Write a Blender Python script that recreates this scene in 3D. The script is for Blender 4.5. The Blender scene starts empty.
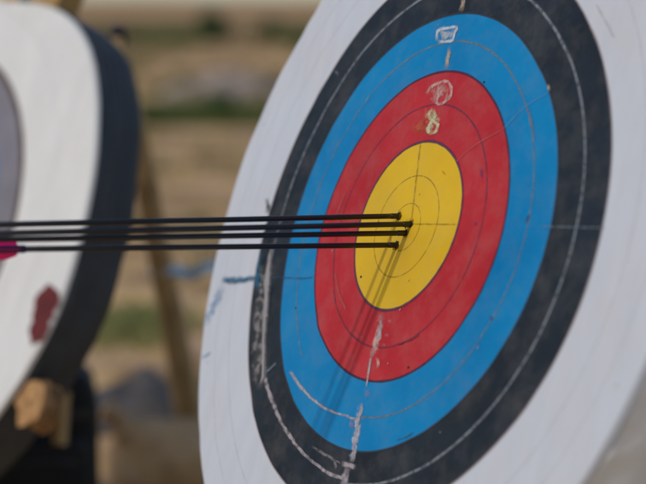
import bpy, bmesh, math, random
from mathutils import Vector, Matrix, noise
random.seed(11)
R = math.radians
scene = bpy.context.scene
col = scene.collection

# ------------------------------------------------------------------ camera, sky, sun, exposure
PITCH, CAM_H, FPX, CX, CY = R(7.5), 1.65, 1650.0, 323.0, 242.0
cd = bpy.data.cameras.new('camera')
cam = bpy.data.objects.new('camera', cd); col.objects.link(cam)
cam.location = (0, 0, CAM_H)
cam.rotation_euler = (R(90) - PITCH, 0, 0)
cd.sensor_width = 36.0
cd.lens = FPX / 646.0 * 36.0
cd.clip_start, cd.clip_end = 0.05, 3000
cd.dof.use_dof = True
cd.dof.focus_distance = 2.75
cd.dof.aperture_fstop = 1.7
cd.dof.aperture_blades = 7
scene.camera = cam

SUN_EL, SUN_AZ = R(42), R(-129)            # azimuth measured from +Y (straight ahead) towards +X
world = bpy.data.worlds.new('World'); scene.world = world
world.use_nodes = True
wn = world.node_tree
sky = wn.nodes.new('ShaderNodeTexSky'); sky.sky_type = 'NISHITA'
sky.sun_disc = False
sky.sun_elevation = SUN_EL
sky.sun_rotation = SUN_AZ
sky.air_density, sky.dust_density, sky.ozone_density = 1.0, 1.1, 1.0
wn.nodes['Background'].inputs['Strength'].default_value = 0.15
wn.links.new(sky.outputs[0], wn.nodes['Background'].inputs['Color'])
sl = bpy.data.lights.new('sun', 'SUN'); sl.energy = 1.5; sl.angle = R(2.2); sl.color = (1.0, 0.965, 0.90)
sun = bpy.data.objects.new('sun', sl); col.objects.link(sun)
sdir = Vector((math.sin(SUN_AZ) * math.cos(SUN_EL), math.cos(SUN_AZ) * math.cos(SUN_EL), math.sin(SUN_EL)))
sun.rotation_euler = sdir.to_track_quat('Z', 'Y').to_euler()
sun.location = sdir * 30
scene.view_settings.view_transform = 'Standard'
scene.view_settings.look = 'None'
scene.view_settings.exposure = -0.27
scene.view_settings.gamma = 1.0
scene.view_settings.use_curve_mapping = False

# ------------------------------------------------------------------ helpers
CAM2W = Matrix(((1, 0, 0), (0, -math.sin(PITCH), math.cos(PITCH)), (0, -math.cos(PITCH), -math.sin(PITCH))))
def c2w(v): return CAM2W @ Vector(v)
def at(px, py, z): return c2w(((px - CX) / FPX * z, (py - CY) / FPX * z, z)) + Vector((0, 0, CAM_H))

def tag(o, label=None, cat=None, group=None, kind=None):
    if label: o['label'] = label
    if cat: o['category'] = cat
    if group: o['group'] = group
    if kind: o['kind'] = kind
    return o
def empty(name, mw=None, loc=(0, 0, 0)):
    o = bpy.data.objects.new(name, None); col.objects.link(o)
    o.empty_display_size = 0.1
    if mw is not None: o.matrix_world = mw
    else: o.location = loc
    return o
def obj(name, verts, faces, m, parent=None, smooth=True):
    me = bpy.data.meshes.new(name)
    me.from_pydata([tuple(v) for v in verts], [], faces); me.update()
    if smooth: me.polygons.foreach_set('use_smooth', [True] * len(me.polygons))
    o = bpy.data.objects.new(name, me); col.objects.link(o)
    me.materials.append(m)
    if parent: o.parent = parent
    return o
def bobj(name, bm, m, parent=None, smooth=True):
    me = bpy.data.meshes.new(name); bm.to_mesh(me); bm.free()
    if smooth: me.polygons.foreach_set('use_smooth', [True] * len(me.polygons))
    o = bpy.data.objects.new(name, me); col.objects.link(o)
    me.materials.append(m)
    if parent: o.parent = parent
    return o
def tube(path, radii, n=12, caps=True, wob=0.0, seed=0):
    """swept tube along points; returns verts, faces"""
    V, F = [], []
    pts = [Vector(p) for p in path]
    up = None
    for i, p in enumerate(pts):
        t = (pts[min(i + 1, len(pts) - 1)] - pts[max(i - 1, 0)]).normalized()
        if up is None:
            up = Vector((0, 0, 1)) if abs(t.z) < 0.9 else Vector((1, 0, 0))
        a = (up - t * up.dot(t)).normalized(); up = a
        b = t.cross(a)
        r = radii[i] if hasattr(radii, '__len__') else radii
        for k in range(n):
            an = 2 * math.pi * k / n
            rr = r * (1 + wob * noise.noise(Vector((math.cos(an) * 1.5 + seed, math.sin(an) * 1.5, i * .7))))
            V.append(p + a * math.cos(an) * rr + b * math.sin(an) * rr)
    for i in range(len(pts) - 1):
        for k in range(n):
            k2 = (k + 1) % n
            F.append((i * n + k, i * n + k2, (i + 1) * n + k2, (i + 1) * n + k))
    if caps:
        F.append(tuple(reversed(range(n)))); F.append(tuple(range((len(pts) - 1) * n, len(pts) * n)))
    return V, F
def box_vf(cx, cy, cz, sx, sy, sz):
    V = [(cx + x * sx / 2, cy + y * sy / 2, cz + z * sz / 2) for x in (-1, 1) for y in (-1, 1) for z in (-1, 1)]
    F = [(0, 1, 3, 2), (4, 6, 7, 5), (0, 4, 5, 1), (2, 3, 7, 6), (0, 2, 6, 4), (1, 5, 7, 3)]
    return V, F
def srgb(r, g, b):
    f = lambda c: (c / 255 / 12.92) if c / 255 <= 0.04045 else ((c / 255 + 0.055) / 1.055) ** 2.4
    return (f(r), f(g), f(b), 1)

# ------------------------------------------------------------------ materials
def mat(name, c, c2=None, rough=0.6, scale=8.0, stretch=(1, 1, 1), detail=6, bump=0.0, bscale=60.0, amount=0.5,
        spec=0.4, dirt=None, dirt_scale=3.0, dirt_amt=0.25, metal=0.0, coat=0.0, sheen=0.0, trans=0.0):
    m = bpy.data.materials.new(name); m.use_nodes = True
    nt = m.node_tree; N = nt.nodes; L = nt.links
    b = N['Principled BSDF']
    b.inputs['Roughness'].default_value = rough
    b.inputs['Specular IOR Level'].default_value = spec
    b.inputs['Metallic'].default_value = metal
    b.inputs['Coat Weight'].default_value = coat
    if sheen: b.inputs['Sheen Weight'].default_value = sheen
    tc = N.new('ShaderNodeTexCoord'); mp = N.new('ShaderNodeMapping'); mp.inputs['Scale'].default_value = stretch
    L.new(tc.outputs['Object'], mp.inputs['Vector'])
    nz = N.new('ShaderNodeTexNoise'); nz.inputs['Scale'].default_value = scale; nz.inputs['Detail'].default_value = detail
    nz.inputs['Roughness'].default_value = 0.6
    L.new(mp.outputs[0], nz.inputs['Vector'])
    rp = N.new('ShaderNodeMapRange'); rp.inputs['From Min'].default_value = .5 - amount / 2; rp.inputs['From Max'].default_value = .5 + amount / 2
    L.new(nz.outputs['Fac'], rp.inputs['Value'])
    mx = N.new('ShaderNodeMix'); mx.data_type = 'RGBA'
    mx.inputs[6].default_value = c; mx.inputs[7].default_value = c2 or c
    L.new(rp.outputs[0], mx.inputs[0])
    out = mx.outputs[2]
    if dirt:
        n2 = N.new('ShaderNodeTexNoise'); n2.inputs['Scale'].default_value = dirt_scale; n2.inputs['Detail'].default_value = 8
        n2.inputs['Roughness'].default_value = 0.7
        L.new(tc.outputs['Object'], n2.inputs['Vector'])
        r2 = N.new('ShaderNodeMapRange'); r2.inputs['From Min'].default_value = .45; r2.inputs['From Max'].default_value = .75
        r2.inputs['To Max'].default_value = dirt_amt
        L.new(n2.outputs['Fac'], r2.inputs['Value'])
        m2 = N.new('ShaderNodeMix'); m2.data_type = 'RGBA'; m2.inputs[7].default_value = dirt
        L.new(out, m2.inputs[6]); L.new(r2.outputs[0], m2.inputs[0]); out = m2.outputs[2]
    L.new(out, b.inputs['Base Color'])
    if bump:
        n3 = N.new('ShaderNodeTexNoise'); n3.inputs['Scale'].default_value = bscale; n3.inputs['Detail'].default_value = 5
        L.new(mp.outputs[0], n3.inputs['Vector'])
        bp = N.new('ShaderNodeBump'); bp.inputs['Strength'].default_value = bump; bp.inputs['Distance'].default_value = 0.004
        L.new(n3.outputs['Fac'], bp.inputs['Height']); L.new(bp.outputs[0], b.inputs['Normal'])
    if trans:
        b.inputs['Transmission Weight'].default_value = trans
    return m
def wrinkle(m, scale=7.0, dist=.02, strength=.5, stretch=(1, 1, 1)):
    N, L = m.node_tree.nodes, m.node_tree.links; b = N['Principled BSDF']
    tc = N.new('ShaderNodeTexCoord'); mp = N.new('ShaderNodeMapping'); mp.inputs['Scale'].default_value = stretch
    L.new(tc.outputs['Object'], mp.inputs['Vector'])
    nz = N.new('ShaderNodeTexNoise'); nz.inputs['Scale'].default_value = scale; nz.inputs['Detail'].default_value = 3; nz.inputs['Distortion'].default_value = 1.2
    try: nz.noise_type = 'RIDGED_MULTIFRACTAL'
    except Exception: pass
    L.new(mp.outputs[0], nz.inputs['Vector'])
    bp = N.new('ShaderNodeBump'); bp.inputs['Strength'].default_value = strength; bp.inputs['Distance'].default_value = dist
    L.new(nz.outputs['Fac'], bp.inputs['Height'])
    old = b.inputs['Normal'].links
    if old: L.new(old[0].from_socket, bp.inputs['Normal'])
    L.new(bp.outputs[0], b.inputs['Normal'])
def ink(name, rgb, fade, rough=0.5, dirt=None, damt=.25, amt=.45):
    return mat(name, srgb(*rgb), srgb(*fade), rough=rough, scale=5, bump=.12, bscale=35, amount=amt, spec=.12,
               dirt=dirt or srgb(150, 140, 128), dirt_scale=14, dirt_amt=damt)
M = {}
M['gold'] = ink('yellow_print', (224, 182, 36), (204, 162, 30), damt=.14)
M['red'] = ink('red_print', (192, 48, 54), (162, 31, 41), damt=.18)
M['blue'] = ink('blue_print', (12, 130, 184), (0, 112, 166), damt=.12)
M['black'] = ink('black_print', (40, 48, 57), (24, 30, 37), rough=.5, damt=.14)
M['white'] = mat('white_paper', srgb(197, 200, 206), srgb(187, 191, 198), rough=.6, scale=14, stretch=(2.2, .35, 1), bump=.2, bscale=18,
                 amount=.5, dirt=srgb(198, 182, 178), dirt_scale=5, dirt_amt=.35)
M['white_b'] = mat('left_white_paper', srgb(224, 221, 215), srgb(208, 206, 202), rough=.6, scale=8, stretch=(2.5, .4, 1), bump=.2, bscale=18,
                   amount=.5, dirt=srgb(196, 186, 174), dirt_scale=5, dirt_amt=.3)
for k_ in ('gold', 'red', 'blue', 'black'): wrinkle(M[k_], 4.0, .010, .35)
wrinkle(M['white'], 3.0, .012, .35, (2.2, .6, 1))
M['grey_b'] = ink('faded_black_print', (112, 108, 114), (132, 128, 136), rough=.5)
M['brownline'] = ink('brown_print', (84, 66, 56), (74, 58, 50))
LC = dict(cream=(196, 204, 214), tan=(190, 168, 144), pinkish=(214, 158, 150), cream2=(214, 204, 160), orange=(206, 88, 48),
          pale=(190, 178, 182), lilac=(156, 150, 186), grey=(124, 118, 118), greyblue=(122, 134, 146), teal=(22, 98, 132), shadowblue=(44, 84, 120),
          paleblue=(120, 158, 196), pinkish2=(190, 92, 92), paleblue2=(96, 156, 200), darkblue=(44, 52, 110), olive=(150, 128, 40),
          wornwhite=(196, 190, 188), tealgrey=(58, 100, 118), darkred=(128, 30, 48),
          line_gold=(150, 130, 48), line_red=(120, 52, 78), line_blue=(116, 136, 148), line_black=(140, 146, 152), line_white=(160, 152, 154),
          edge_gold=(92, 48, 84), edge_red=(76, 30, 58), edge_blue=(58, 52, 52), edge_black=(182, 164, 164), darkteal=(20, 34, 44), blotch_cream=(200, 208, 218), blotch_pink=(222, 172, 160), blotch_yellow=(222, 210, 160), blotch_grey=(142, 136, 133), blotch_orange=(206, 96, 56), torn=(158, 152, 150), hole=(24, 20, 18),
          flap=(236, 190, 24))
def paint(name, v, worn=True, top=.95, patchy=False):
    m = mat(name, srgb(*v), srgb(*[int(c * .86) for c in v]), rough=.6, scale=40, bump=.1, bscale=120)
    if worn:                      # thin, patchy paint that feathers out at its edges
        N, L = m.node_tree.nodes, m.node_tree.links
        uv = N.new('ShaderNodeUVMap'); sp = N.new('ShaderNodeSeparateXYZ'); L.new(uv.outputs[0], sp.inputs[0])
        ed = N.new('ShaderNodeMapRange'); ed.interpolation_type = 'SMOOTHSTEP'; ed.inputs['From Max'].default_value = .7
        pp = N.new('ShaderNodeMath'); pp.operation = 'PINGPONG'; pp.inputs[1].default_value = .5
        L.new(sp.outputs[0], pp.inputs[0])
        db = N.new('ShaderNodeMath'); db.operation = 'MULTIPLY'; db.inputs[1].default_value = 2; L.new(pp.outputs[0], db.inputs[0])
        L.new(db.outputs[0], ed.inputs['Value'])
        tc = N.new('ShaderNodeTexCoord'); nz = N.new('ShaderNodeTexNoise'); nz.inputs['Scale'].default_value = 75; nz.inputs['Detail'].default_value = 4
        L.new(tc.outputs['Object'], nz.inputs['Vector'])
        nr = N.new('ShaderNodeMapRange'); nr.inputs['From Min'].default_value = .36; nr.inputs['From Max'].default_value = .56; nr.inputs['To Min'].default_value = top * (.8 if 'edge' in name else .4)
        if patchy:
            nz.inputs['Scale'].default_value = 55; nr.inputs['From Min'].default_value = .46; nr.inputs['From Max'].default_value = .56; nr.inputs['To Min'].default_value = .06
        nr.inputs['To Max'].default_value = top
        L.new(nz.outputs['Fac'], nr.inputs['Value'])
        mu = N.new('ShaderNodeMath'); mu.operation = 'MULTIPLY'; L.new(ed.outputs[0], mu.inputs[0]); L.new(nr.outputs[0], mu.inputs[1])
        m2 = N.new('ShaderNodeMath'); m2.operation = 'MULTIPLY'; L.new(mu.outputs[0], m2.inputs[0]); L.new(sp.outputs[1], m2.inputs[1])
        L.new(m2.outputs[0], N['Principled BSDF'].inputs['Alpha'])
    return m
SOLID = ('torn', 'hole', 'flap')
FAINT = dict(line_gold=.45, line_red=.65, line_blue=.75, line_white=.3, line_black=.8, edge_gold=.85, edge_red=.8, edge_blue=.7, edge_black=.6, shadowblue=.7, pinkish2=.55, paleblue2=.5, pale=.8, blotch_grey=.8, blotch_cream=.8, olive=.6, paleblue=.6)
LM = {k: paint('paint_' + k, v, k not in SOLID, FAINT.get(k, .95), k.startswith('blotch')) for k, v in LC.items()}
def stripe_uv(o, ends=False):
    uvl = o.data.uv_layers.new(name='UVMap')
    n = len(o.data.vertices) // 2; vs = o.data.vertices
    cum = [0.0]
    for i in range(1, n): cum.append(cum[-1] + (vs[2 * i].co - vs[2 * i - 2].co).length)
    w = sum((vs[2 * i].co - vs[2 * i + 1].co).length for i in range(n)) / n
    for lp in o.data.loops:
        i = lp.vertex_index // 2
        v = min(1.0, min(cum[i], cum[-1] - cum[i]) / (w * .9)) if ends else 1.0
        uvl.data[lp.index].uv = (lp.vertex_index % 2, v)
    return o
M['cover'] = mat('canvas_cover', srgb(226, 224, 220), srgb(208, 206, 202), rough=.7, scale=5, bump=.6, bscale=14, amount=.6, dirt=srgb(160, 150, 140), dirt_scale=7)
M['foam'] = mat('black_foam', srgb(56, 62, 68), srgb(42, 46, 50), rough=.6, scale=9, bump=.5, bscale=40, amount=.6, dirt=srgb(70, 66, 62), dirt_scale=6, dirt_amt=.2)
M['carbon'] = mat('carbon_shaft', srgb(22, 22, 26), srgb(16, 16, 19), rough=.3, scale=30, spec=.5)
M['navy'] = mat('navy_wrap', srgb(20, 22, 66), srgb(16, 18, 54), rough=.35, scale=30)
M['pink'] = mat('pink_vane', srgb(250, 24, 128), srgb(238, 16, 116), rough=.4, scale=30)
M['steel'] = mat('steel_point', srgb(70, 70, 74), srgb(52, 52, 56), rough=.35, metal=.9)
M['nock'] = mat('nock_plastic', srgb(230, 60, 140), srgb(220, 50, 130), rough=.35)
M['wood'] = mat('weathered_pine', srgb(196, 168, 120), srgb(150, 124, 86), rough=.8, scale=14, stretch=(1, 1, .12), bump=.4, bscale=40, amount=.5, dirt=srgb(70, 56, 44), dirt_scale=5, dirt_amt=.5)
M['wood_head'] = mat('ochre_pine', srgb(178, 142, 84), srgb(150, 116, 66), rough=.75, scale=14, stretch=(1, 1, .12), bump=.3, bscale=40)
M['endgrain'] = mat('log_endgrain', srgb(196, 150, 98), srgb(124, 88, 54), rough=.85, scale=26, bump=.3)
M['bark'] = mat('log_bark', srgb(150, 112, 72), srgb(110, 82, 54), rough=.9, scale=16, bump=.6, bscale=30)
M['burlap'] = mat('burlap', srgb(222, 184, 138), srgb(186, 146, 104), rough=.95, scale=9, bump=.6, bscale=90, dirt=srgb(120, 92, 66), dirt_scale=6, dirt_amt=.4)
M['nylon'] = mat('black_nylon', srgb(22, 22, 24), srgb(14, 14, 16), rough=.7, scale=12, bump=.3, bscale=80)
M['greynylon'] = mat('grey_webbing', srgb(64, 62, 62), srgb(48, 47, 48), rough=.7, scale=12, bump=.3, bscale=80)
M['brass'] = mat('brass', srgb(214, 178, 96), srgb(196, 156, 78), rough=.35, metal=.8)
M['darkmetal'] = mat('dark_metal', srgb(34, 32, 38), srgb(26, 25, 30), rough=.5, metal=.3)
M['ribbon'] = mat('blue_ribbon', srgb(186, 218, 238), srgb(168, 206, 232), rough=.6, scale=12)
M['greentape'] = mat('green_tape', srgb(24, 74, 58), srgb(18, 58, 46), rough=.5, scale=12)
M['redpaint'] = mat('red_sticker', srgb(70, 8, 12), srgb(112, 30, 30), rough=.7, scale=16, amount=.5)
M['stone'] = mat('pale_stone', srgb(178, 160, 146), srgb(146, 130, 118), rough=.95, scale=3, bump=.5, bscale=9)

# ------------------------------------------------------------------ terrain
def smooth(a, b, x):
    t = min(1, max(0, (x - a) / (b - a))); return t * t * (3 - 2 * t)
PROF = [(-1e4, 0), (33, 0), (40, .45), (48, 1.02), (60, 1.36), (90, 2.2), (120, 3.35), (160, 4.0), (1e4, 4.0)]
def terrain(x, y):
    for (a, za), (b, zb) in zip(PROF, PROF[1:]):
        if a <= y <= b:
            t = (y - a) / (b - a); z = za + (zb - za) * (t if b < 9e3 and a > -9e3 else 0); break
    far = smooth(12, 40, y)
    z += far * .22 * noise.noise(Vector((x * .09, y * .09, 3.1)))
    z += .025 * noise.noise(Vector((x * .9, y * .9, 1.7))) * smooth(3.5, 6, y)
    return z
def axis(marks):
    out = []
    for a, b, st in marks:
        n = max(1, int(round((b - a) / st)))
        out += [a + (b - a) * i / n for i in range(n)]
    return out + [marks[-1][1]]
xs = axis([(-900, -120, 60), (-120, -30, 6), (-30, -10, 1), (-10, 10, .25), (10, 30, 1), (30, 120, 6), (120, 900, 60)])
ys = axis([(-60, -4, 8), (-4, 14, .25), (14, 70, .8), (70, 180, 5), (180, 1500, 110)])
V = [(x, y, terrain(x, y)) for y in ys for x in xs]
nx = len(xs)
F = [(j * nx + i, j * nx + i + 1, (j + 1) * nx + i + 1, (j + 1) * nx + i) for j in range(len(ys) - 1) for i in range(nx - 1)]
def ground_material():
    m = bpy.data.materials.new('sandy_soil'); m.use_nodes = True
    nt = m.node_tree; N = nt.nodes; L = nt.links; b = N['Principled BSDF']; b.inputs['Roughness'].default_value = .95
    b.inputs['Specular IOR Level'].default_value = .15
    tc = N.new('ShaderNodeTexCoord')
    def nz(s, d=6):
        n = N.new('ShaderNodeTexNoise'); n.inputs['Scale'].default_value = s; n.inputs['Detail'].default_value = d
        n.inputs['Roughness'].default_value = .65
        L.new(tc.outputs['Object'], n.inputs['Vector']); return n.outputs['Fac']
    def mix(f, a, c, lo=.35, hi=.65):
        r = N.new('ShaderNodeMapRange'); r.inputs['From Min'].default_value = lo; r.inputs['From Max'].default_value = hi
        L.new(f, r.inputs['Value'])
        x = N.new('ShaderNodeMix'); x.data_type = 'RGBA'
        for s, v in ((6, a), (7, c)):
            if hasattr(v, 'node'): L.new(v, x.inputs[s])
            else: x.inputs[s].default_value = v
        L.new(r.outputs[0], x.inputs[0]); return x.outputs[2]
    c = mix(nz(.35), srgb(180, 140, 92), srgb(230, 188, 128))
    c = mix(nz(2.2), c, srgb(192, 158, 126), .45, .62)
    c = mix(nz(.9), c, srgb(128, 96, 60), .50, .64)
    c = mix(nz(30), c, srgb(150, 124, 98), .55, .8)
    # olive weeds thinly mixed in on the slope behind the range
    sp = N.new('ShaderNodeSeparateXYZ'); L.new(tc.outputs['Object'], sp.inputs[0])
    r = N.new('ShaderNodeMapRange'); r.inputs['From Min'].default_value = 28; r.inputs['From Max'].default_value = 60
    L.new(sp.outputs['Y'], r.inputs['Value'])
    mu = N.new('ShaderNodeMath'); mu.operation = 'MULTIPLY'; L.new(r.outputs[0], mu.inputs[0]); L.new(nz(.12), mu.inputs[1])
    c = mix(mu.outputs[0], c, srgb(164, 128, 88), .2, .6)
    L.new(c, b.inputs['Base Color'])
    bp = N.new('ShaderNodeBump'); bp.inputs['Strength'].default_value = .6; bp.inputs['Distance'].default_value = .02
    L.new(nz(18), bp.inputs['Height']); L.new(bp.outputs[0], b.inputs['Normal'])
    return m
g = obj('ground', V, F, ground_material()); tag(g, 'sandy tan soil of the range rising gently to a far slope', 'ground', kind='structure')

def grass_field(name, spots, m, label, hgt=(.12, .3), wid=.012):
    V, F = [], []
    for (x, y) in spots:
        z = terrain(x, y)
        for k in range(5):
            a = random.uniform(0, 6.283); h = random.uniform(*hgt); lean = random.uniform(.1, .6) * h
            w = wid * random.uniform(.6, 1.5)
            bx, by = x + random.gauss(0, .05), y + random.gauss(0, .05)
            dx, dy = math.cos(a), math.sin(a)
            i = len(V)
            V += [(bx - dy * w, by + dx * w, z - .01), (bx + dy * w, by - dx * w, z - .01),
                  (bx + dx * lean * .4 + dy * w * .7, by + dy * lean * .4 - dx * w * .7, z + h * .6),
                  (bx + dx * lean * .4 - dy * w * .7, by + dy * lean * .4 + dx * w * .7, z + h * .6),
                  (bx + dx * lean, by + dy * lean, z + h)]
            F += [(i, i + 1, i + 2, i + 3), (i + 3, i + 2, i + 4)]
    o = obj(name, V, F, m, smooth=False)
    return tag(o, label, 'grass', kind='stuff')
M['grass'] = mat('grass_blade', srgb(122, 126, 70), srgb(146, 140, 86), rough=.8, scale=.6, amount=.4)
M['grass2'] = mat('dark_grass_blade', srgb(72, 92, 40), srgb(100, 106, 54), rough=.8, scale=.6, amount=.4)
def strip(x0, x1, y0, y1, n, freq, th, sd):
    out = []
    while len(out) < n:
        x, y = random.uniform(x0, x1), random.triangular(y0, y1)
        if noise.noise(Vector((x * freq, y * freq, sd))) > th: out.append((x, y))
    return out
grass_field('grass', strip(-16, 12, 26.5, 30.5, 8500, .35, -.12, 4.0), M['grass2'], 'low weedy grass strip across the sand nearer the range', (.12, .34), .02)
grass_field('grass', strip(-24, 24, 49, 58, 9000, .2, -.22, 9.0), M['grass2'], 'darker far grass band along the foot of the slope', (.2, .5), .035)
grass_field('grass', [(x, y) for (x, y) in ((random.gauss(-1.04, .15), random.gauss(8.95, .28)) for _ in range(420))], M['grass'],
            'small green grass patch on the sand behind the wooden leg', (.02, .07), .008)

def shrub(px, py, depth, w, h, label, seed):
    c = at(px, py, depth); rnd = random.Random(seed)
    z0 = terrain(c.x, c.y)
    root = empty('shrub', loc=(c.x, c.y, z0))
    V, F = [], []
    blobs = [(rnd.uniform(-.32, .32) * w, rnd.uniform(-.3, .3) * w, rnd.uniform(.3, .75) * h, rnd.uniform(.2, .34) * w) for _ in range(9)]
    for k in range(1500):
        bx, by, bz, br = rnd.choice(blobs)
        d = Vector((rnd.gauss(0, 1), rnd.gauss(0, 1), rnd.gauss(0, 1))).normalized() * br * rnd.uniform(.35, 1.1)
        p = Vector((bx, by, bz)) + Vector((d.x, d.y, d.z * .8))
        if p.z < .03: p.z = rnd.uniform(.03, .2) * h
        a = Vector((rnd.gauss(0, 1), rnd.gauss(0, 1), rnd.gauss(0, 1))).normalized() * .05 * w
        b = a.orthogonal().normalized() * .028 * w
        i = len(V); V += [p - a, p + b, p + a, p - b]; F.append((i, i + 1, i + 2, i + 3))
    obj('foliage', V, F, M['leaf'], root, smooth=False)
    for k in range(4):
        an = k * 1.7 + seed
        v, f = tube([(0, 0, -.03), (.1 * w * math.cos(an), .1 * w * math.sin(an), .3 * h), (.25 * w * math.cos(an), .25 * w * math.sin(an), .65 * h)], [.02 * w, .015 * w, .006 * w], 6)
        obj('stem', v, f, M['bark'], root)
    return tag(root, label, 'shrub', 'shrubs on the far field')
M['leaf'] = mat('shrub_leaf', srgb(52, 74, 34), srgb(76, 92, 44), rough=.7, scale=3)
shrub(219, 124, 29.3, .62, .50, 'dark green shrub in the near grass strip beside the target edge', 5)
shrub(178, 121, 29.8, .34, .34, 'small round shrub in the near grass strip beside the black bale', 8)
shrub(154, 121, 29.5, .42, .34, 'low leafy shrub at the end of the grass strip touching the black bale', 12)
shrub(215, 52, 52, 1.15, 1.0, 'large dark shrub standing in the far grass band', 21)
shrub(268, 52, 53, 1.2, .55, 'low wide shrub in the far grass band next to the target rim', 33)

def rubble_heap():
    c = at(226, 100, 36); z0 = terrain(c.x, c.y)
    root = empty('rubble_heap', loc=(c.x, c.y, z0))
    rnd = random.Random(4)
    V, F = [], []
    n = 22
    for j in range(n + 1):
        for i in range(n + 1):
            x, y = (i / n - .5) * 3.2, (j / n - .5) * 2.4
            r = math.hypot(x / 1.6, y / 1.2)
            V.append((x, y, .5 * max(0, 1 - r * r) ** 1.2 * (1 + .5 * noise.noise(Vector((x * 2, y * 2, 8)))) - .06))
    for j in range(n):
        for i in range(n):
            a = j * (n + 1) + i; F.append((a, a + 1, a + n + 2, a + n + 1))
    obj('earth', V, F, M['stone'], root)
    for k in range(14):
        x, y = rnd.uniform(-1, 1), rnd.uniform(-.8, .2)
        r = math.hypot(x / 1.6, y / 1.2)
        bm = bmesh.new(); bmesh.ops.create_icosphere(bm, subdivisions=2, radius=rnd.uniform(.07, .16))
        for v in bm.verts: v.co *= 1 + .35 * noise.noise(v.co * 9 + Vector((k, 0, 0)))
        o = bobj('rock', bm, M['stone'], root, False); o.location = (x, y, .5 * max(0, 1 - r * r) ** 1.2); o.scale.z = .7
    return tag(root, 'pale pinkish heap of earth and stones on the slope between the grass bands', 'rubble heap')
rubble_heap()
M['drygrass'] = mat('dry_grass_blade', srgb(150, 134, 88), srgb(112, 104, 66), rough=.9, scale=.8, amount=.4)
grass_field('dry_weeds', strip(-9, 9, 9.5, 26, 2600, .5, .12, 6.0), M['drygrass'], 'sparse dry weeds dotted over the sand', (.03, .14), .012)
grass_field('dry_weeds', strip(-20, 20, 32, 48, 3600, .25, .05, 2.0), M['drygrass'], 'patchy dry weeds on the slope between the green bands', (.08, .25), .03)
# loose stones on the sand
V, F = [], []
for k in range(420):
    x, y = random.uniform(-4, 4), random.uniform(5.5, 16)
    z = terrain(x, y); s = random.uniform(.006, .022)
    i = len(V)
    V += [(x + s, y, z), (x, y + s, z), (x - s * 1.1, y, z), (x, y - s, z), (x, y, z + s * .8), (x, y, z - s * .3)]
    F += [(i, i + 1, i + 4), (i + 1, i + 2, i + 4), (i + 2, i + 3, i + 4), (i + 3, i, i + 4), (i + 1, i, i + 5), (i + 2, i + 1, i + 5), (i + 3, i + 2, i + 5), (i, i + 3, i + 5)]
tag(obj('gravel', V, F, M['stone'], smooth=False), 'loose gravel scattered over the sand behind the targets', 'gravel', kind='stuff')
# ------------------------------------------------------------------ the main archery target
S = 0.61
U, Vv, Nn = Vector((0.5114, 0.0058, -0.8593)), Vector((-0.2392, 0.9614, -0.1359)), Vector((0.8254, 0.2751, 0.4931))
def frame(u, v, n, c):
    X, Y, Z = c2w(u), c2w(-v), c2w(-n)
    o = c2w(c) + Vector((0, 0, CAM_H))
    Z.normalize(); X = (X - Z * X.dot(Z)).normalized(); Y = Z.cross(X)
    m = Matrix((X, Y, Z)).transposed().to_4x4(); m.translation = o
    return m
MAINC = Vector((0.22387, -0.03901, 4.4885)) * S
MW = frame(U, Vv, Nn, MAINC)
# ring edges as slightly uneven circles: mean, then cos/sin pairs (angle from +x, counter-clockwise as seen from the front)
HARM = [[0.242, 0.0006, 0.0075, 0.003, 0.0021, 0.0013, 0.0006],
        [0.439, -0.0007, 0.0064, 0.0013, -0.0018, -0.0002, -0.0035],
        [0.619, -0.0005, -0.0041, 0.0004, -0.0022, 0.0064, -0.0024],
        [0.8005, 0.0055, -0.0025, 0.0009, -0.003, 0.0093, -0.0051],
        [1.113, 0.0082, 0.0095, -0.0249, 0.0106]]
def ring_r(k, th):
    if k < 0: return 0.0
    h = HARM[k]; r = h[0]
    for i in range(1, (len(h) + 1) // 2): r += h[2 * i - 1] * math.cos(i * th) + h[2 * i] * math.sin(i * th)
    return r * S
CREASE = [((.10, .20), (.52, .38), .0014, .035), ((.02, .10), (.30, .62), .0009, .035), ((-.12, -.10), (-.42, -.42), .0012, .035),
          ((-.10, -.03), (-.55, -.02), .0007, .035), ((.0, -.14), (-.05, -.62), .0009, .035), ((.15, -.1), (.55, -.3), .0009, .035),
          ((-.18, -.12), (-.25, -.5), .0012, .035), ((.22, .28), (.5, .6), .0009, .035), ((-.05, .15), (-.2, .6), .0007, .035),
          ((.1, -.25), (.3, -.6), .0009, .035), ((-.2, .1), (-.5, .35), .0007, .035), ((-.36, -.2), (-.5, -.5), .0009, .035)]
def relief(x, y):
    h = .0030 * noise.noise(Vector((x * 3.1, y * 2.3, .3))) + 0.0014 * noise.noise(Vector((x * 9, y * 6, 5.1)))
    lf = 1 - smooth(-.52, -.32, x)
    h += lf * .0018 * noise.noise(Vector((x * 42, y * 3.0, 2.2)))
    for (ax, ay), (bx, by), amp, w in CREASE:
        dx, dy = bx - ax, by - ay; L = math.hypot(dx, dy)
        t = ((x - ax) * dx + (y - ay) * dy) / (L * L)
        e = abs((x - ax) * -dy + (y - ay) * dx) / L
        fade = smooth(-.1, .15, t) * (1 - smooth(.8, 1.15, t))
        h += amp * fade * (1 - smooth(0, w, e))
    return h
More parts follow.
